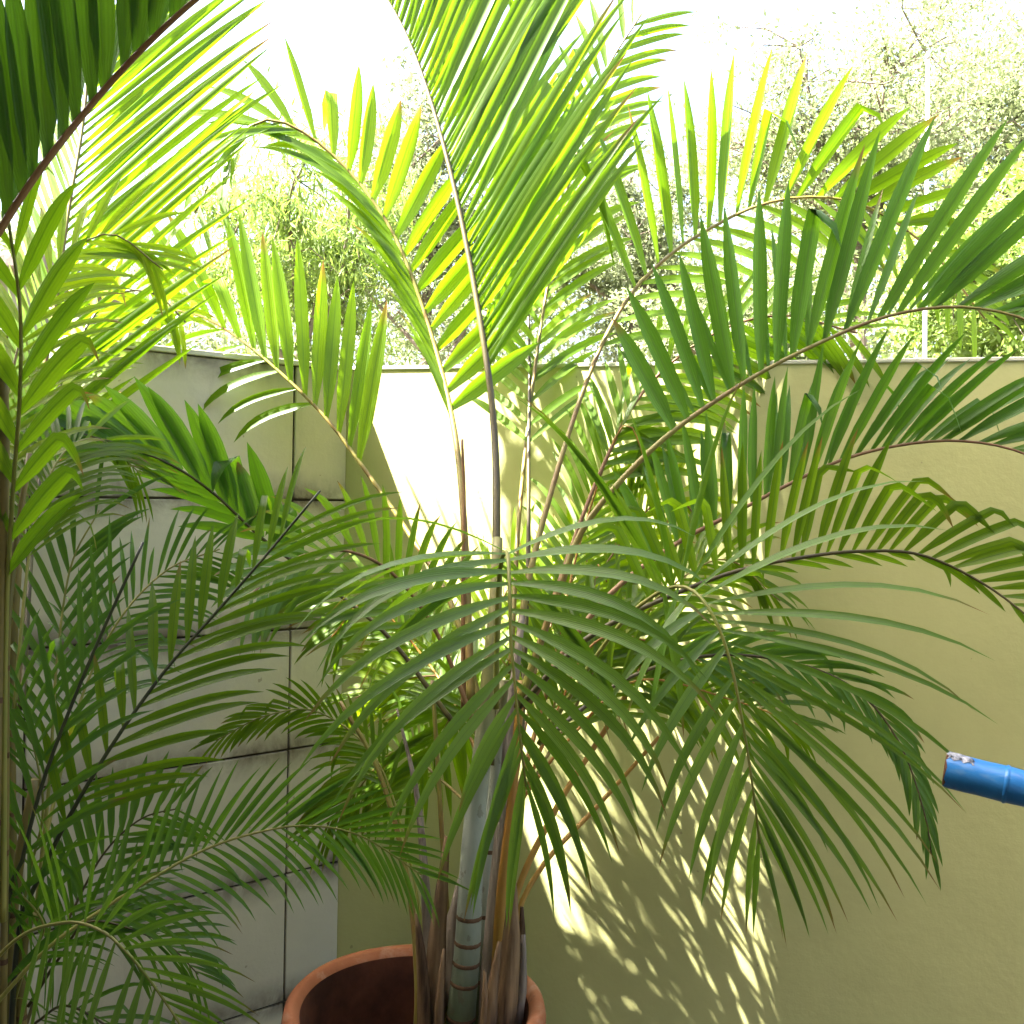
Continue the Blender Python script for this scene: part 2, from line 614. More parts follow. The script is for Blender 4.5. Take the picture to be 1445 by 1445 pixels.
def frond(plant, pts, r, rows, rmat='rachis', lmat='leaf', single=False):
    """pts: rachis points (px, py, metres); r: rachis half width px at base and tip;
    rows: dicts n, s, phi, th, L, w, droop, kink"""
    path3 = [P(*q) for q in pts]
    Dm = sum(q[2] for q in pts) / len(pts)
    N = 44
    path = catmull(path3, N)
    rad = [.72 * (r[0] + (r[1] - r[0]) * (i / (N - 1)) ** .8) * Dm / F for i in range(N)]
    v, f = tube(path, rad, 7)
    fo = link('frond', mesh_from(v, f, True), M[rmat], plant)
    jv, jf, ju = [], [], []
    for R in rows:
        n = R['n']
        one = single and R.get('single', True)
        s0, s1 = R.get('s', (.4, .99))
        for i in range(n):
            if random.random() < .03:
                continue
            q = (i + random.uniform(-.16, .16)) / max(1, n - 1)
            q = min(1, max(0, q))
            s = s0 + (s1 - s0) * q
            x = s * (N - 1)
            k = min(N - 2, int(x))
            base = path[k].lerp(path[k + 1], x - k)
            T = (path[min(N - 1, k + 2)] - path[max(0, k - 1)]).normalized()
            rt = FWD.cross(T)
            if rt.length < .05:
                rt = Vector((1, 0, 0))
            rt.normalize()
            aw = T.cross(rt)
            if aw.y < 0:
                aw = -aw
            ph = math.radians(R['phi'][0] + (R['phi'][1] - R['phi'][0]) * q + random.gauss(0, R.get('jp', 2.5)))
            th = math.radians(lerp3(R['th'], q) + random.gauss(0, R.get('jt', 1.4)))
            d = T * math.cos(th) + (rt * math.cos(ph) + aw * math.sin(ph)) * math.sin(th)
            D = base.y
            ln = lerp3(R['L'], q) * D / F * (random.uniform(.94, 1.05) if random.random() > .04 else random.uniform(.5, .8))
            wd = R['w'] * D / F * random.uniform(.88, 1.1) * (1 if q < .8 else 1 - (q - .8) * 2)
            kk = random.uniform(.6, .8) if random.random() < R.get('kink', .06) else None
            vv, ff, uu = ([], [], []) if one else (jv, jf, ju)
            leaflet(base, d, T, ln, wd, R.get('droop', .3) * random.uniform(.75, 1.3), vv, ff, uu,
                    seg=R.get('seg', 12 if R.get('kink', 0) > .3 else 8 if single else 7), twist=random.gauss(R.get('tw', 0), .09), kink=kk, glow=math.radians(R.get('glow', 0)), taper=R.get('taper', .58))
            if one:
                lo = link('leaflet', mesh_from(vv, ff, True, uu), M[lmat], fo)
                COUNT[plant.name] = COUNT.get(plant.name, 0) + 1
    if jv:
        lo = link('leaflets', mesh_from(jv, jf, True, ju), M[lmat], fo)
        lo['kind'] = 'stuff'
    return fo


def row(n, s, phi, th, L, w, droop=.3, **kw):
    return dict(n=n, s=s, phi=phi, th=th, L=L, w=w, droop=droop, **kw)


# ---- potted palm
cp = thing('areca_palm', 'large multi stemmed palm with arching feathery fronds growing in terracotta pot', 'palm',
           loc=P(650, 1480, 2.15))
cp_inv = cp.location.copy()


def finish(plant):
    """keep world places while the plant's empty stands at its base"""
    for ch in plant.children:
        ch.location = ch.location - plant.location


# F1 tall central frond, both rows swept to the same side
frond(cp, [(690, 1080, 2.2), (700, 800, 2.35), (697, 600, 2.51), (672, 420, 2.61), (635, 240, 2.71), (590, 90, 2.82), (540, -10, 2.9), (470, -90, 2.97)],
      (9, 3.2), [row(46, (.40, .97), (-10, -6), (42, 38, 40), (410, 520, 280), 15.5, .2, glow=28),
                 row(38, (.40, .97), (16, 22), (38, 36, 38), (380, 480, 260), 14, .22, glow=28)], 'rachis_dark', 'leaf', True)
# F2 frond arching over to the panel wall side
frond(cp, [(665, 1000, 2.25), (655, 740, 2.44), (640, 600, 2.57), (608, 470, 2.68), (560, 340, 2.74), (500, 250, 2.77), (430, 188, 2.77), (370, 170, 2.74), (320, 215, 2.7), (275, 300, 2.64)],
      (8, 2.2), [row(17, (.36, .80), (10, 16), (52, 50, 42), (190, 190, 160), 23, .1, glow=30),
                 row(9, (.80, .99), (10, 20), (38, 30, 20), (120, 110, 80), 13, .5, single=False),
                 row(24, (.34, .99), (225, 195), (13, 18, 40), (210, 190, 90), 13, .7)], 'rachis', 'leaf', True)
# F3 sunlit frond towards the panel wall
frond(cp, [(690, 1050, 2.25), (640, 860, 2.4), (575, 750, 2.56), (520, 670, 2.64), (460, 590, 2.7), (400, 530, 2.73), (340, 480, 2.76), (280, 445, 2.76), (225, 440, 2.74), (170, 470, 2.7)],
      (7, 2), [row(17, (.50, .97), (0, 10), (44, 38, 25), (240, 225, 130), 20, .08, glow=35),
               row(10, (.62, .98), (185, 195), (55, 45, 30), (130, 130, 80), 12, 1.0)], 'rachis', 'leaf', True)
# F4 big frond to the right
frond(cp, [(730, 1000, 2.1), (790, 830, 2.15), (830, 735, 2.18), (930, 625, 2.22), (1050, 540, 2.26), (1150, 487, 2.28), (1250, 447, 2.28), (1350, 433, 2.26), (1445, 450, 2.22), (1530, 500, 2.15)],
      (8, 2.5), [row(24, (.41, .98), (182, 184), (80, 46, 26), (190, 330, 200), 23, .1, kink=.1),
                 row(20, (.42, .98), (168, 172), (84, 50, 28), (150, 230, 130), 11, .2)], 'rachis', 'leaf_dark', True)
# F5 sunlit frond behind it
frond(cp, [(720, 1000, 2.25), (750, 800, 2.4), (820, 560, 2.6), (880, 430, 2.68), (945, 360, 2.72), (1010, 318, 2.75), (1070, 290, 2.76), (1140, 278, 2.76), (1220, 290, 2.74), (1310, 350, 2.7), (1390, 450, 2.62)],
      (7, 2), [row(19, (.50, .85), (180, 184), (58, 56, 48), (255, 235, 120), 23, .12, kink=.2, glow=35),
               row(7, (.85, .99), (180, 184), (45, 35, 25), (110, 100, 70), 12, .6),
               row(20, (.42, .98), (-10, 0), (45, 40, 30), (150, 150, 100), 12, .7, single=False)], 'rachis', 'leaf', True)
# F6 / F7 lower fronds to the right
frond(cp, [(740, 1000, 2.15), (850, 850, 2.2), (950, 770, 2.25), (1040, 722, 2.28), (1100, 690, 2.3), (1180, 652, 2.3), (1260, 630, 2.28), (1350, 622, 2.25), (1440, 638, 2.2), (1540, 690, 2.12)],
      (7, 2), [row(32, (.30, .99), (184, 188), (80, 45, 26), (150, 205, 150), 14, .3, kink=.2),
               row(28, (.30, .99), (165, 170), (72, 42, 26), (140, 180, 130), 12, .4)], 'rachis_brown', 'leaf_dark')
frond(cp, [(730, 1000, 2.1), (830, 900, 2.1), (960, 835, 2.12), (1050, 803, 2.13), (1130, 787, 2.13), (1210, 778, 2.12), (1300, 783, 2.1), (1390, 825, 2.06), (1470, 885, 2.0)],
      (7, 2), [row(33, (.30, .99), (184, 188), (92, 62, 34), (170, 180, 130), 13.5, .3, kink=.6),
               row(14, (.40, .99), (20, 10), (14, 14, 14), (70, 80, 80), 9, .3, single=False)], 'rachis_dark', 'leaf', True)
# F8 frond drooping to the front
frond(cp, [(700, 1000, 2.1), (702, 850, 2.07), (708, 790, 2.0), (716, 782, 1.92), (719, 830, 1.86), (721, 900, 1.82), (728, 980, 1.79), (735, 1050, 1.78), (742, 1110, 1.78)],
      (7, 2.2), [row(23, (.34, .99), (-25, -15), (106, 68, 14), (290, 350, 210), 18, 1.25, kink=0, taper=.32, jt=4),
                 row(23, (.34, .99), (205, 195), (106, 68, 14), (260, 330, 200), 18, 1.25, kink=0, taper=.32, jt=4)], 'rachis_green', 'leaf_grey', True)
# F9 frond drooping to the front right
frond(cp, [(760, 1050, 2.1), (860, 900, 2.05), (920, 842, 2.0), (965, 828, 1.94), (1000, 858, 1.88), (1028, 925, 1.84), (1048, 1020, 1.82), (1062, 1110, 1.82), (1072, 1190, 1.83)],
      (6, 2), [row(31, (.42, .99), (190, 185), (80, 46, 12), (350, 380, 160), 11, .7, kink=0, taper=.32, jt=3),
               row(14, (.43, .99), (-20, -10), (105, 50, 12), (200, 260, 150), 16, 1.1, kink=0, taper=.32, jt=4)], 'rachis_green', 'leaf_grey', True)
# F10 dark drooping frond near the blue pole
frond(cp, [(760, 1050, 2.2), (880, 960, 2.3), (1000, 925, 2.35), (1120, 935, 2.35), (1210, 975, 2.33), (1270, 1050, 2.3), (1305, 1150, 2.27), (1314, 1205, 2.26)],
      (5, 1.5), [row(26, (.30, .99), (185, 185), (28, 18, 10), (110, 110, 60), 8, .7),
                 row(26, (.30, .99), (0, 0), (35, 24, 12), (120, 110, 60), 8, .8)], 'rachis_dark', 'leaf_dark')
# F11 dark upright rachis, F11b, F12 behind the tall frond
frond(cp, [(735, 1050, 2.3), (745, 800, 2.52), (746, 640, 2.66), (747, 500, 2.84), (742, 350, 3.0), (733, 230, 3.1)],
      (5.5, 2), [row(16, (.45, .98), (0, 10), (40, 36, 30), (150, 150, 90), 12, .3),
                 row(16, (.45, .98), (170, 180), (40, 36, 30), (140, 140, 90), 12, .3)], 'rachis_dark', 'leaf')
frond(cp, [(735, 1000, 2.35), (790, 820, 2.48), (850, 660, 2.58), (910, 550, 2.64), (1000, 475, 2.68), (1100, 445, 2.68), (1210, 470, 2.62)],
      (6, 2), [row(20, (.45, .98), (165, 175), (40, 36, 30), (110, 120, 90), 10, .5),
               row(22, (.40, .98), (0, 10), (50, 45, 30), (170, 160, 100), 15, .7)], 'rachis_brown', 'leaf')
frond(cp, [(720, 950, 2.4), (735, 700, 2.64), (765, 450, 2.86), (805, 250, 3.0), (850, 110, 3.1), (905, 20, 3.12)],
      (5, 2), [row(24, (.40, .98), (180, 170), (40, 38, 34), (170, 160, 100), 12, .3),
               row(24, (.40, .98), (0, 10), (40, 38, 34), (150, 150, 100), 12, .4)], 'rachis', 'leaf')
# F13-15 towards the panel wall, lower
frond(cp, [(680, 1050, 2.2), (620, 900, 2.25), (560, 815, 2.25), (500, 780, 2.22), (440, 780, 2.18), (390, 805, 2.12), (350, 845, 2.06)],
      (6, 2), [row(20, (.35, .98), (-10, 0), (55, 45, 25), (130, 130, 90), 10, .9),
               row(20, (.35, .98), (190, 180), (55, 45, 25), (190, 180, 100), 10, .8)], 'rachis_brown', 'leaf_grey')
frond(cp, [(610, 1380, 2.25), (575, 1200, 2.35), (530, 1070, 2.42), (450, 1005, 2.45), (375, 1010, 2.42), (305, 1045, 2.4)],
      (3.5, 1.2), [row(24, (.45, .99), (0, 0), (35, 28, 15), (80, 75, 50), 6, .5),
                   row(24, (.45, .99), (180, 180), (35, 28, 15), (80, 75, 50), 6, .8)], 'rachis_green', 'leaf')
# F17 glossy frond reaching back over the panel wall
frond(cp, [(640, 1020, 2.25), (540, 890, 2.32), (430, 805, 2.38), (367, 757, 2.36), (300, 695, 2.31), (240, 655, 2.26), (170, 628, 2.2), (90, 605, 2.14)],
      (5.5, 1.8), [row(16, (.45, .98), (0, 5), (40, 24, 14), (150, 165, 130), 26, .35, kink=.3),
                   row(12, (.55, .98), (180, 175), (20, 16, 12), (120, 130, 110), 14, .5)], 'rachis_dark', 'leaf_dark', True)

# thin fronds filling the heart of the clump and the gap before the wall
fill = [
    ((705, 1150), (600, 930), (520, 850), 2.66), ((700, 1150), (650, 960), (560, 960), 2.62),
    ((715, 1200), (800, 960), (880, 900), 2.44), ((720, 1180), (850, 900), (980, 930), 2.42),
    ((720, 1150), (840, 820), (940, 700), 2.6), ((725, 1150), (870, 900), (1010, 790), 2.5), ((720, 1150), (900, 960), (1040, 990), 2.38),
    ((720, 1150), (770, 900), (830, 790), 2.66), ((700, 1200), (660, 980), (600, 1080), 2.45), ((725, 1150), (820, 760), (880, 600), 2.6),
    ((710, 1180), (690, 900), (740, 800), 2.68),
    ((705, 1180), (560, 1060), (500, 1120), 2.62),
]
for k, (a, b, c, D) in enumerate(fill):
    e = (2 * c[0] - b[0] * 1.0 - (c[0] - b[0]) * .35, c[1] + abs(c[1] - b[1]) * .3 + 25)
    pts = [(a[0], a[1], 2.25), ((a[0] + b[0]) / 2 + random.uniform(-8, 8), (a[1] + b[1]) / 2 - 15, (2.25 + D) / 2), (b[0], b[1], D - .04), (c[0], c[1], D), (e[0], e[1], D - .02)]
    frond(cp, pts, (4, 1.3), [row(26, (.35, .98), (0, 30), (45, 40, 24), (140, 135, 80), 8.5, .6, jt=4, jp=12),
                              row(26, (.35, .98), (180, 150), (45, 40, 24), (140, 135, 80), 8.5, .7, jt=4, jp=12)],
          ['rachis_orange', 'rachis_brown', 'rachis'][k % 3], ['leaf', 'leaf_yellow', 'leaf'][k % 3])


def cane(plant, pts, r, mat, rings=(), name='cane', n=30):
    path = catmull([P(*q) for q in pts], n)
    Dm = pts[0][2]
    rad = [(r[0] + (r[1] - r[0]) * i / (n - 1)) * Dm / F for i in range(n)]
    v, f = tube(path, rad, 14)
    o = link(name, mesh_from(v, f, True), M[mat], plant)
    for q in rings:
        x = q * (n - 1)
        k = min(n - 2, int(x))
        c = path[k].lerp(path[k + 1], x - k)
        t = (path[k + 1] - path[k]).normalized()
        rr = rad[k]
        prof = [(-.005, .99), (-.004, 1.012), (0, 1.028), (.003, 1.015), (.0045, .99)]
        v, f = tube([c + t * a for a, _ in prof], [rr * s for _, s in prof], 14, cap=False)
        link('node_ring', mesh_from(v, f, True), M['ring'], o)
    return o


cane(cp, [(640, 1560, 2.15), (650, 1440, 2.15), (660, 1330, 2.15), (668, 1180, 2.15), (682, 1050, 2.16), (692, 940, 2.19), (699, 850, 2.24), (702, 760, 2.3)],
     (23, 8), 'cane', (.155, .215, .25, .285, .33))
cane(cp, [(605, 1560, 2.2), (608, 1400, 2.2), (600, 1250, 2.22), (588, 1120, 2.26), (560, 1000, 2.3)], (13, 1.5), 'sheath_grey', (), 'cane')
cane(cp, [(700, 1560, 2.2), (694, 1420, 2.2), (700, 1300, 2.2), (712, 1150, 2.21), (722, 1000, 2.24), (738, 860, 2.3)], (22, 4), 'sheath_grey', (), 'cane')
cane(cp, [(672, 1560, 2.26), (676, 1400, 2.26), (690, 1200, 2.27), (712, 960, 2.3)], (16, 9), 'cane', (.3, .45, .6), 'cane')
cane(cp, [(580, 1540, 2.18), (590, 1400, 2.2), (575, 1240, 2.28), (535, 1090, 2.36), (480, 990, 2.4)], (6, 3), 'rachis', (), 'petiole')
cane(cp, [(715, 1540, 2.2), (720, 1300, 2.24), (780, 1150, 2.32), (860, 1020, 2.4), (930, 900, 2.44)], (6, 3.5), 'rachis_orange', (), 'petiole')
cane(cp, [(705, 1540, 2.2), (722, 1330, 2.24), (760, 1230, 2.3), (850, 1130, 2.38), (930, 1040, 2.42)], (5, 3), 'rachis_orange', (), 'petiole')
cane(cp, [(690, 1540, 2.18), (706, 1280, 2.18), (722, 1130, 2.2), (736, 960, 2.24)], (9, 6), 'rachis_orange', (), 'petiole')
cane(cp, [(628, 1540, 2.2), (632, 1330, 2.22), (622, 1150, 2.28), (610, 960, 2.36)], (5, 3), 'rachis', (), 'petiole')
cane(cp, [(655, 1000, 2.3), (654, 800, 2.36), (655, 700, 2.4), (652, 620, 2.42)], (5, 2), 'rachis_brown', (), 'petiole')


def sheath(plant, x0, y0, x1, y1, D, w, curl, mat):
    """dry split leaf base: a curved strip of fibre clasping the canes"""
    v, f, n = [], [], 9
    for i in range(n + 1):
        s = i / n
        cx = x0 + (x1 - x0) * s + math.sin(s * 3.1) * curl
        cy = y0 + (y1 - y0) * s
        hw = w * (1 - .75 * s ** 1.6) * .5 * random.uniform(.9, 1.08)
        for k in range(5):
            a = (k / 4 - .5)
            v.append(P(cx + a * 2 * hw, cy + random.uniform(-2, 2), D - math.cos(a * 2.6) * hw * 1.1 * D / F + .01))
    for i in range(n):
        for k in range(4):
            a = i * 5 + k
            f.append((a, a + 1, a + 6, a + 5))
    me = mesh_from(v, f, True)
    o = link('dry_sheath', me, M[mat], plant)
    md = o.modifiers.new('thickness', 'SOLIDIFY')
    md.thickness = .0022
    return o


for a in ((612, 1500, 632, 1180, 2.16, 34, -6, 'sheath'), (600, 1510, 588, 1290, 2.14, 26, 4, 'sheath'), (645, 1420, 655, 1230, 2.2, 40, -10, 'sheath_grey'),
          (700, 1500, 722, 1230, 2.12, 40, 8, 'sheath'), (688, 1510, 705, 1330, 2.1, 26, -4, 'sheath'), (712, 1500, 738, 1320, 2.14, 24, 8, 'sheath_grey'),
          (676, 1510, 684, 1370, 2.09, 16, 3, 'sheath'), (620, 1510, 626, 1340, 2.12, 18, -3, 'sheath'), (722, 1490, 736, 1280, 2.17, 20, 6, 'sheath')):
    sheath(cp, *a)

# ---- tall palm beside the house
lp = thing('areca_palm', 'tall palm with yellowish canes standing against the panel wall', 'palm', 'palms growing along the panel wall',
           loc=(P(8, 1400, 1.62).x, 1.62, 0))
gl = P(8, 1400, 1.62)


def ground_pt(px, D):
    """pixel row of the ground at that distance"""
    return (px, 700 + EYE / D * F, D)


frond(lp, [(-120, 640, 1.2), (-60, 430, 1.25), (0, 325, 1.27), (60, 235, 1.28), (140, 135, 1.3), (215, 55, 1.3), (290, -12, 1.3), (380, -80, 1.3)],
      (10, 5), [row(22, (.22, .98), (183, 190), (36, 40, 40), (330, 330, 260), 34, .1, kink=0),
                row(20, (.22, .98), (150, 155), (36, 40, 40), (320, 320, 260), 32, .15, kink=0)], 'rachis_brown', 'leaf_dark', True)
frond(lp, [(0, 1300, 2.2), (15, 850, 2.25), (40, 640, 2.31), (72, 470, 2.38), (98, 290, 2.45), (115, 190, 2.49), (124, 100, 2.52), (126, 10, 2.55)],
      (7, 3), [row(42, (.45, .98), (5, 10), (42, 38, 38), (320, 400, 300), 11, .12, glow=25),
               row(34, (.45, .98), (175, 170), (24, 26, 26), (190, 210, 180), 8, .2)], 'rachis', 'leaf', True)
frond(lp, [(4, 1300, 1.56), (8, 900, 1.55), (18, 700, 1.53), (28, 560, 1.5), (28, 430, 1.48), (10, 300, 1.46)],
      (7, 3), [row(9, (.50, .95), (-15, -10), (35, 30, 26), (170, 190, 190), 28, .7, kink=.5),
               row(8, (.50, .95), (190, 190), (35, 30, 26), (150, 160, 160), 26, .9, kink=.4)], 'rachis_green', 'leaf', True)
frond(lp, [(30, 1000, 1.9), (50, 720, 2.2), (80, 560, 2.38), (120, 465, 2.5), (165, 415, 2.56), (220, 415, 2.58), (262, 455, 2.58)],
      (6, 2), [row(24, (.45, .98), (0, 10), (55, 50, 35), (110, 110, 80), 13, .5),
               row(24, (.45, .98), (180, 170), (55, 50, 35), (100, 90, 60), 12, .3)], 'rachis_dark', 'leaf_yellow')
frond(lp, [(20, 1000, 1.8), (45, 760, 1.9), (85, 645, 1.98), (140, 620, 2.05), (200, 670, 2.06)],
      (4, 1.4), [row(30, (.40, .98), (0, 10), (45, 40, 24), (150, 140, 80), 7, 1.1),
                 row(30, (.40, .98), (180, 170), (45, 40, 24), (130, 120, 80), 7, .5)], 'rachis_green', 'leaf')
frond(lp, [(-30, 1100, 1.7), (-20, 800, 1.85), (10, 560, 2.0), (60, 400, 2.1), (150, 330, 2.15), (230, 380, 2.15)],
      (5, 1.6), [row(24, (.40, .98), (0, 10), (50, 42, 30), (170, 160, 90), 12, .8),
                 row(24, (.40, .98), (180, 170), (50, 42, 30), (160, 150, 90), 12, .4)], 'rachis', 'leaf_yellow')
cane(lp, [ground_pt(-6, 1.62), (4, 1445, 1.62), (8, 1150, 1.62), (10, 900, 1.62), (24, 760, 1.64), (42, 640, 1.66)], (6.5, 4), 'cane_yellow', (.15, .3, .42, .53, .63, .72, .8))
cane(lp, [ground_pt(30, 2.2), (18, 1250, 2.2), (16, 1000, 2.23), (22, 850, 2.25), (36, 690, 2.3), (60, 540, 2.36)], (8, 5), 'cane_yellow', (.2, .36, .5, .62, .72))
cane(lp, [ground_pt(-20, 1.55), (-10, 1300, 1.55), (0, 900, 1.55), (6, 640, 1.53), (2, 500, 1.5)], (10, 7), 'cane_yellow', (.2, .36, .5, .62, .72))

# ---- low bushy palm in the corner of the panel wall
lq = thing('areca_palm', 'low bushy dark green palm with black stems in shade of panel wall', 'palm', 'palms growing along the panel wall',
           loc=(P(30, 1400, 1.75).x, 1.75, 0))
frond(lq, [ground_pt(0, 1.75), (20, 1380, 1.75), (60, 1230, 1.77), (140, 1080, 1.8), (230, 950, 1.85), (300, 870, 1.88), (370, 790, 1.9), (452, 692, 1.92)],
      (8, 2.5), [row(18, (.60, .94), (0, -20), (42, 30, 22), (190, 220, 190), 12, .5),
                 row(15, (.60, .94), (175, 160), (42, 40, 32), (150, 160, 140), 14, .5, kink=.25)], 'rachis_black', 'leaf', True)
frond(lq, [ground_pt(-10, 1.7), (8, 1340, 1.7), (30, 1220, 1.7), (65, 1090, 1.72), (130, 925, 1.75), (202, 765, 1.78)],
      (7, 3), [row(10, (.52, .92), (0, -15), (38, 34, 28), (170, 180, 150), 11, .5, kink=.2),
               row(12, (.52, .92), (180, 165), (38, 34, 28), (170, 180, 150), 11, .5, kink=.2)], 'rachis_black', 'leaf_dark', True)
frond(lq, [(-60, 1480, 1.6), (60, 1345, 1.62), (150, 1280, 1.65), (215, 1240, 1.67), (280, 1203, 1.7), (350, 1178, 1.72), (430, 1165, 1.74), (510, 1180, 1.75), (595, 1235, 1.75)],
      (5, 1.5), [row(30, (.34, .99), (182, 185), (52, 32, 22), (140, 150, 90), 9, .3, kink=0, taper=.32),
                 row(30, (.34, .99), (5, 0), (55, 45, 26), (150, 150, 90), 8, .9, kink=0, taper=.32)], 'rachis_green', 'leaf_dark', True)
frond(lq, [(-60, 1420, 1.48), (20, 1328, 1.44), (90, 1302, 1.39), (140, 1312, 1.35), (180, 1345, 1.32), (220, 1395, 1.3), (260, 1455, 1.29), (310, 1540, 1.29)],
      (5, 2), [row(22, (.40, .98), (190, 185), (70, 42, 24), (200, 210, 140), 9, .55, kink=0, taper=.32),
               row(20, (.36, .98), (-20, -10), (120, 62, 36), (190, 210, 150), 12, .5, kink=0, taper=.32)], 'rachis_green', 'leaf_grey', True)
frond(lq, [(20, 1500, 1.85), (60, 1380, 1.9), (110, 1270, 1.95), (150, 1200, 1.98), (200, 1155, 2.0), (255, 1140, 2.0)],
      (4, 1.5), [row(16, (.35, .98), (0, 10), (48, 46, 40), (150, 140, 90), 9, .3),
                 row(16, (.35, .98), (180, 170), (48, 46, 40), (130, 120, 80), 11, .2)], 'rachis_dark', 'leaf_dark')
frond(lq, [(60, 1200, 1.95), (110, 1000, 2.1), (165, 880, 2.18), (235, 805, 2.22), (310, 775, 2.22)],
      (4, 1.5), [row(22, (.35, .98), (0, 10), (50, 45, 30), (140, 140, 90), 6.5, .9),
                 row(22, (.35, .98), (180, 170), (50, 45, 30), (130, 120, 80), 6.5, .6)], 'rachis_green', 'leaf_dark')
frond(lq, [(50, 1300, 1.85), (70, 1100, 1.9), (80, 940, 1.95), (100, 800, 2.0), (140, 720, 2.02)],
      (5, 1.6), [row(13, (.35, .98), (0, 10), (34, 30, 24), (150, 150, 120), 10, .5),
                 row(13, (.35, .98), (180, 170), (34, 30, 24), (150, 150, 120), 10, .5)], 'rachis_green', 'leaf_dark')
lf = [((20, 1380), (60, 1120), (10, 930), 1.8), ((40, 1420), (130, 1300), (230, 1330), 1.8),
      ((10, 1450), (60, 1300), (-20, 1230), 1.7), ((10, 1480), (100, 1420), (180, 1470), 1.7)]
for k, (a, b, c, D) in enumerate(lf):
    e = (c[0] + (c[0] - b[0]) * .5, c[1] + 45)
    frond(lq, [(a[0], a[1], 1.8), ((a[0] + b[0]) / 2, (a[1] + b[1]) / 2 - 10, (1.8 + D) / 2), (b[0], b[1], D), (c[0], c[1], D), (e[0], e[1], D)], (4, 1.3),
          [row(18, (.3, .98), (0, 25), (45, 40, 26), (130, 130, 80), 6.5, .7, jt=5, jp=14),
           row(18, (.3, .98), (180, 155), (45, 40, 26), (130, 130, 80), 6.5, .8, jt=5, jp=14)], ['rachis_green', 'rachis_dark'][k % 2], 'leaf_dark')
for a in ([ground_pt(40, 1.8), (30, 1400, 1.8), (45, 1290, 1.8)], [ground_pt(10, 1.78), (14, 1420, 1.78), (22, 1250, 1.78), (50, 1100, 1.8)], [ground_pt(-60, 1.6), (-70, 1520, 1.6), (-60, 1470, 1.6)]):
    cane(lq, a, (10, 7), 'cane_yellow', (.4, .6, .8))
for q in (cp, lp, lq):
    finish(q)


# ------------------------------------------------------------------ pot
def pot():
    c = P(586, 1410, 2.15)
    z = c.z
    R0 = .283
    o = thing('plant_pot', 'round terracotta pot with thick rounded rim holding the big palm', 'plant pot', loc=(c.x, c.y, 0))
    prof = [(.001, 0), (R0 * .62, 0), (R0 * .66, .012), (R0 * .80, z * .45), (R0 * .88, z - .13), (R0 * .90, z - .085), (R0 * .955, z - .078), (R0 * .99, z - .055),
            (R0, z - .03), (R0 * .985, z - .01), (R0 * .95, z), (R0 * .90, z - .004), (R0 * .868, z - .018), (R0 * .852, z - .045), (R0 * .83, z - .16), (R0 * .78, z - .30), (.001, z - .30)]
    n = 72
    v, f = [], []
    for (r, h) in prof:
        for k in range(n):
            a = 2 * math.pi * k / n
            rr = r * (1 + .006 * math.sin(a * 2 + h * 4) + .003 * math.sin(a * 5))
            v.append((rr * math.cos(a), rr * math.sin(a), h + (.002 * math.sin(a * 3) if h > .2 else 0)))
    for i in range(len(prof) - 1):
        for k in range(n):
            f.append((i * n + k, i * n + (k + 1) % n, (i + 1) * n + (k + 1) % n, (i + 1) * n + k))
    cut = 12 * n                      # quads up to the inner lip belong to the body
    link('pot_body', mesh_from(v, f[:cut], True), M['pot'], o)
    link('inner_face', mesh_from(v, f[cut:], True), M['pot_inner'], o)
    v, f = [], []
    rings = 7
    for i in range(rings + 1):
        for k in range(40):
            a = 2 * math.pi * k / 40
            r = R0 * .815 * i / rings + .0005
            v.append((r * math.cos(a), r * math.sin(a), z - .27 + random.uniform(-.008, .012) - .01 * i / rings))
    for i in range(rings):
        for k in range(40):
            f.append((i * 40 + k, i * 40 + (k + 1) % 40, (i + 1) * 40 + (k + 1) % 40, (i + 1) * 40 + k))
    s = link('soil', mesh_from(v, f, True), M['soil'], o)


pot()


# ------------------------------------------------------------------ dark frame in the panel wall
def niche():
    o = thing('vent_frame', 'dark brown metal frame of an opening in the panel wall', 'frame')
    o.matrix_world = pw.matrix_world.copy()
    t = .022
    x0, x1, z0, z1 = 1.302, 1.458, 1.626, 1.842
    for b in ((x0, x0 + t, z0, z1), (x1 - t, x1, z0, z1), (x0 + t, x1 - t, z0, z0 + t), (x0 + t, x1 - t, z1 - t, z1)):
        link('frame_bar', box_mesh(b[0], b[1], -.012, .05, b[2], b[3], .002), M['frame_dark'], o)
    link('back_plate', box_mesh(x0 + t, x1 - t, .0, .006, z0 + t, z1 - t), M['panel'], o)


niche()


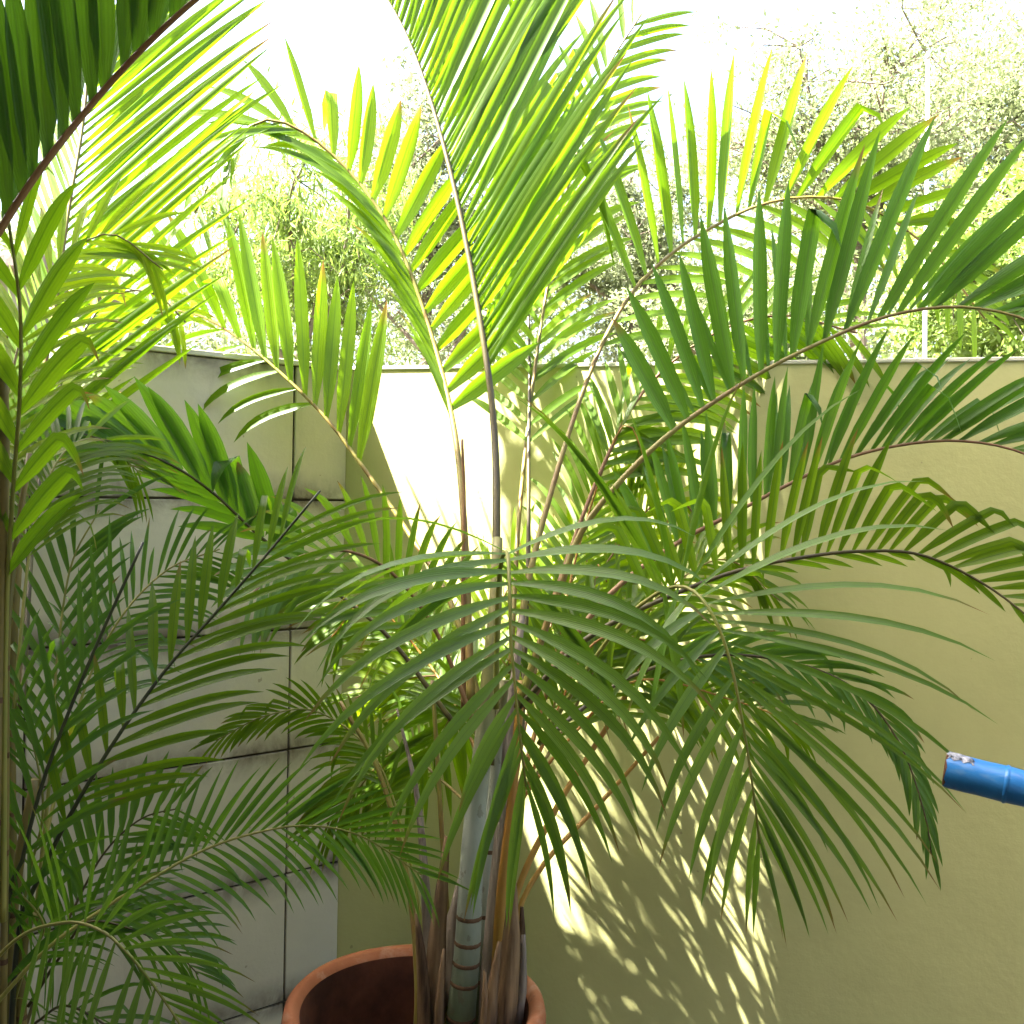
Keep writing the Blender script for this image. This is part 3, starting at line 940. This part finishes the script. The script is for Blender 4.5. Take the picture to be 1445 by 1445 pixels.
# ------------------------------------------------------------------ blue pole
def blue_pole():
    a = P(1336, 1086, 1.62)
    d = (P(1450, 1114, 1.565) - a).normalized()
    ln = 1.15
    r = .0285
    q = d.to_track_quat('X', 'Z')
    o = thing('pole', 'blue taped pole with torn ragged end in front of yellow wall', 'pole', loc=a)
    o.rotation_mode = 'QUATERNION'
    o.rotation_quaternion = q
    path, rad = [], []
    n = 120
    for i in range(n + 1):
        x = ln * i / n
        rr = r * (1 + .012 * math.sin(x * 90) + .01 * math.sin(x * 37))
        if abs((x - .087) % .17) < .006:
            rr *= 1.045
        rr *= 1 + (x * .03)
        path.append(Vector((x, 0, 0)))
        rad.append(rr)
    v, f = tube(path, rad, 28, cap=False)
    for k in range(28):          # ragged edge
        v[k].x += .0016 * math.sin(k * 1.7) + .001 * math.sin(k * 3.9)
    link('tape_sleeve', mesh_from(v, f, True), M['blue'], o)
    v, f = tube([Vector((-.0035, 0, 0)), Vector((-.001, 0, 0)), Vector((.03, 0, 0)), Vector((ln - .01, 0, 0))], [r * .88, r * .965, r * .965, r * .93], 24)
    link('core', mesh_from(v, f, True), M['rust'], o)
    for i in range(3):           # overlapped turns of the tape
        x = .087 + i * .17
        v, f = tube([Vector((x - .003, 0, 0)), Vector((x, 0, 0)), Vector((x + .004, 0, 0))], [r * 1.02, r * 1.085, r * 1.03], 28, cap=False)
        link('tape_ridge', mesh_from(v, f, True), M['blue'], o)
    # torn paper label at the end, on the upper side
    v, f = [], []
    nx, na = 8, 7
    for i in range(nx + 1):
        for k in range(na + 1):
            s = i / nx
            aa = math.radians(52 + 70 * (k / na) * (1 - .75 * s)) + .1 * math.sin(i * 2.1)
            x = -.001 + .038 * s + .003 * math.sin(k * 2.3)
            v.append((x, -r * 1.05 * math.cos(aa), r * 1.05 * math.sin(aa)))
    for i in range(nx):
        for k in range(na):
            b = i * (na + 1) + k
            f.append((b, b + 1, b + na + 2, b + na + 1))
    link('torn_label', mesh_from(v, f, True), M['torn'], o)
    # its trestle stands just outside the view
    e = a + d * (ln * .8)
    tr = thing('trestle', 'plain timber post carrying the far end of the blue pole', 'trestle', loc=(e.x, e.y, 0))
    link('post', box_mesh(-.03, .03, -.03, .03, 0, e.z - r - .036, .004), M['greyboard'], tr)
    link('saddle', box_mesh(-.06, .06, -.05, .05, e.z - r - .035, e.z - r - .002, .004), M['greyboard'], tr)
    link('foot', box_mesh(-.2, .2, -.04, .04, 0.002, .04, .004), M['greyboard'], tr)
    return o


blue_pole()


# ------------------------------------------------------------------ neighbouring shed beyond the panel wall
def shed():
    c = P(-60, 700, 7.5)
    o = thing('shed', 'grey boarded shed behind the panel wall and tall palm', 'shed', loc=(c.x, c.y, 0))
    w = link('wall', box_mesh(-1.5, .55, .05, 2.0, -.02, 3.3), M['greyboard'], o)
    for i in range(12):
        link('board', box_mesh(-1.5, .56, .0, .045, .05 + i * .27, .05 + i * .27 + .25, .006), M['greyboard'], o)
    link('roof', box_mesh(-1.7, .75, -.25, 2.2, 3.302, 3.42, .02), M['roof'], o)


shed()


# ------------------------------------------------------------------ trees
def leaf_cloud(centers, radii, per, size, flat=.6, up=.35, aspect=.45, hang=0.0):
    """numpy array of small folded leaf quads around the given twig ends"""
    n = len(centers)
    cs = np.repeat(np.asarray(centers), per, axis=0)
    rs = np.repeat(np.asarray(radii), per)[:, None]
    N = len(cs)
    off = rng.normal(size=(N, 3)) * .5
    off[:, 2] *= flat
    p = cs + off * rs
    d = rng.normal(size=(N, 3))
    d[:, 2] -= hang
    d /= np.linalg.norm(d, axis=1)[:, None]
    nr = rng.normal(size=(N, 3))
    nr[:, 2] += up * 3
    w = np.cross(d, nr)
    w /= np.linalg.norm(w, axis=1)[:, None] + 1e-9
    sz = size * rng.uniform(.6, 1.3, N)[:, None]
    a = p - d * sz * .5
    b = p + w * sz * aspect * .5
    c = p + d * sz * .5
    e = p - w * sz * aspect * .5
    V = np.stack([a, b, c, e], axis=1).reshape(-1, 3).astype(np.float32)
    me = bpy.data.meshes.new('crown')
    me.vertices.add(len(V))
    me.vertices.foreach_set('co', V.ravel())
    me.loops.add(N * 4)
    me.loops.foreach_set('vertex_index', np.arange(N * 4, dtype=np.int32))
    me.polygons.add(N)
    me.polygons.foreach_set('loop_start', np.arange(0, N * 4, 4, dtype=np.int32))
    me.polygons.foreach_set('loop_total', np.full(N, 4, dtype=np.int32))
    me.update(calc_edges=True)
    return me


def tree(name, label, px, D, zb, trunk_h, R, H, mat, size=.075, twigs=150, per=60, tr=.09, sparse=.9, group=None, hang=0.0, cat='tree', seedshift=0, flat=.6, aspect=.45, lean=0.0):
    base = P(px, 700, D)
    base.z = zb
    o = thing(name, label, cat, group, loc=base)
    v, f = [], []
    top = Vector((lean, 0, trunk_h))
    pth = catmull([Vector((0, 0, 0)), top * .4 + Vector((random.uniform(-.1, .1), random.uniform(-.1, .1), 0)), top], 10)
    tube(pth, [tr * (1 - .4 * i / 9) for i in range(10)], 8, v, f)
    tips, rads = [], []
    nl = 7
    for i in range(nl):
        az = 2 * math.pi * (i + random.random() * .6) / nl
        el = random.uniform(.15, 1.3)
        st = top * random.uniform(.65, 1.0)
        e = top + Vector((math.cos(az) * math.cos(el) * R, math.sin(az) * math.cos(el) * R * .8, math.sin(el) * H * .85)) * random.uniform(.6, .85)
        midp = st.lerp(e, .5) + Vector((random.uniform(-.2, .2) * R, random.uniform(-.2, .2) * R, .08 * H))
        lp_ = catmull([st, midp, e], 10)
        tube(lp_, [tr * .5 * (1 - .75 * k / 9) for k in range(10)], 6, v, f)
        for j in range(twigs // nl):
            s = lp_[random.randint(3, 9)]
            d = Vector((random.gauss(0, 1), random.gauss(0, 1), random.gauss(.25, .8))).normalized()
            t = s + Vector((d.x * R, d.y * R, d.z * H * .6)) * random.uniform(.12, .42)
            mp = s.lerp(t, .5) + Vector((random.uniform(-.05, .05) * R, 0, random.uniform(0, .06) * H))
            tube([s, mp, t], [tr * .13, tr * .09, tr * .04], 4, v, f, cap=False)
            if random.random() < sparse:
                tips.append(t)
                rads.append(random.uniform(.14, .30) * min(R, H) * .75)
                if random.random() < .6:
                    tips.append(mp)
                    rads.append(random.uniform(.12, .22) * min(R, H) * .75)
    link('trunk', mesh_from(v, f, True), M['bark'], o)
    link('crown', leaf_cloud(tips, rads, per, size, hang=hang, flat=flat, aspect=aspect), M[mat], o)
    return o


tp = P(1312, 75, 6.2)
pl = thing('pole', 'slender whitewashed pole standing behind the yellow wall', 'pole', loc=(tp.x, tp.y, -.02))
v, f = tube([Vector((0, 0, 0)), Vector((.01, 0, 1.5)), Vector((.0, 0, 3.0)), Vector((-.01, 0, tp.z))], [.022, .018, .014, .010], 10)
link('shaft', mesh_from(v, f, True), M['white'], pl)
v, f = tube([Vector((-.01, 0, tp.z - .02)), Vector((-.01, 0, tp.z + .01)), Vector((-.01, 0, tp.z + .03))], [.013, .014, .006], 10)
link('cap', mesh_from(v, f, True), M['white'], pl)

G = 'trees beyond the garden walls'
tree('tree', 'tall sparse tree with bare dark branches standing behind the yellow wall', 1205, 9.5, 0, 4.6, 2.1, 2.6, 'fol_haze', .055, 230, 95, .085, .9, G)
tree('tree', 'pale tall tree behind the sparse one, reaching above the frame', 1420, 12, 0, 5.6, 2.6, 3.2, 'fol_haze', .07, 240, 95, .10, .9, G)
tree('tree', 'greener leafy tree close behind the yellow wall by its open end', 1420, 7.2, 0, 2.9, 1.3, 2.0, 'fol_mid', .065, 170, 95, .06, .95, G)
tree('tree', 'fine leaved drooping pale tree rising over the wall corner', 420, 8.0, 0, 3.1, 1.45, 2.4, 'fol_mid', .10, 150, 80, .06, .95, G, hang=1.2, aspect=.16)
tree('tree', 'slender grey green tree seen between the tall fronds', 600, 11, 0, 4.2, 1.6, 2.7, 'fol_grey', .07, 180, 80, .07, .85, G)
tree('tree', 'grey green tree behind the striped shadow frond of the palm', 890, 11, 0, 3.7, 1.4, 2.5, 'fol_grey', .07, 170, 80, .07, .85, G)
tree('tree', 'round pale tree low behind the middle of yellow wall', 1060, 8.5, 0, 2.5, 1.4, 1.6, 'fol_haze', .06, 170, 80, .06, .9, G)
GS = 'shrubs just over the garden walls'
for (px, D, h, lab, mt, hang, asp) in (
        (290, 4.6, .75, 'yellow green shrub poking over the panel wall', 'fol_yellow', .2, .4),
        (420, 5.2, .9, 'tangled pale shrub over the end of the panel wall', 'fol_haze', .5, .2),
        (560, 4.8, .8, 'thin twiggy pale shrub above the wall corner', 'fol_haze', .8, .15),
        (700, 5.6, .9, 'pale grassy shrub behind the tall central frond', 'fol_haze', .5, .2),
        (900, 5.0, .8, 'yellowish shrub showing between the fronds over yellow wall', 'fol_yellow', .4, .25),
        (1090, 5.4, .85, 'bright shrub over yellow wall beneath the arching fronds', 'fol_yellow', .4, .3),
        (1260, 4.9, .75, 'light shrub over yellow wall under the long right-curving frond', 'fol_haze', .5, .3),
        (1420, 5.2, .9, 'dark leafy shrub over yellow wall by the leafy tree', 'fol_mid', .3, .4)):
    tree('shrub', lab, px, D, 0, 1.55, .62, h, mt, .055, 110, 55, .03, .95, GS, hang=hang, cat='shrub', aspect=asp)

# far wooded bank that reads as one mass
cs, rs = [], []
for i in range(1900):
    x = random.uniform(-9, 13)
    y = random.uniform(15, 19)
    hmax = 6.2 + 1.2 * math.sin(x * .55 + 1.2) + .7 * math.sin(x * 1.7) + (1.4 if x > 4 else 0)
    cs.append((x, y, random.uniform(.2, max(.8, hmax))))
    rs.append(random.uniform(.4, .9))
wd = link('woods', leaf_cloud(cs, rs, 70, .13), M['fol_haze'])
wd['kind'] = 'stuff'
tag(wd, 'wooded bank far beyond the garden walls, haze painted into its pale leaves', 'woods')
print('leaflets', COUNT)
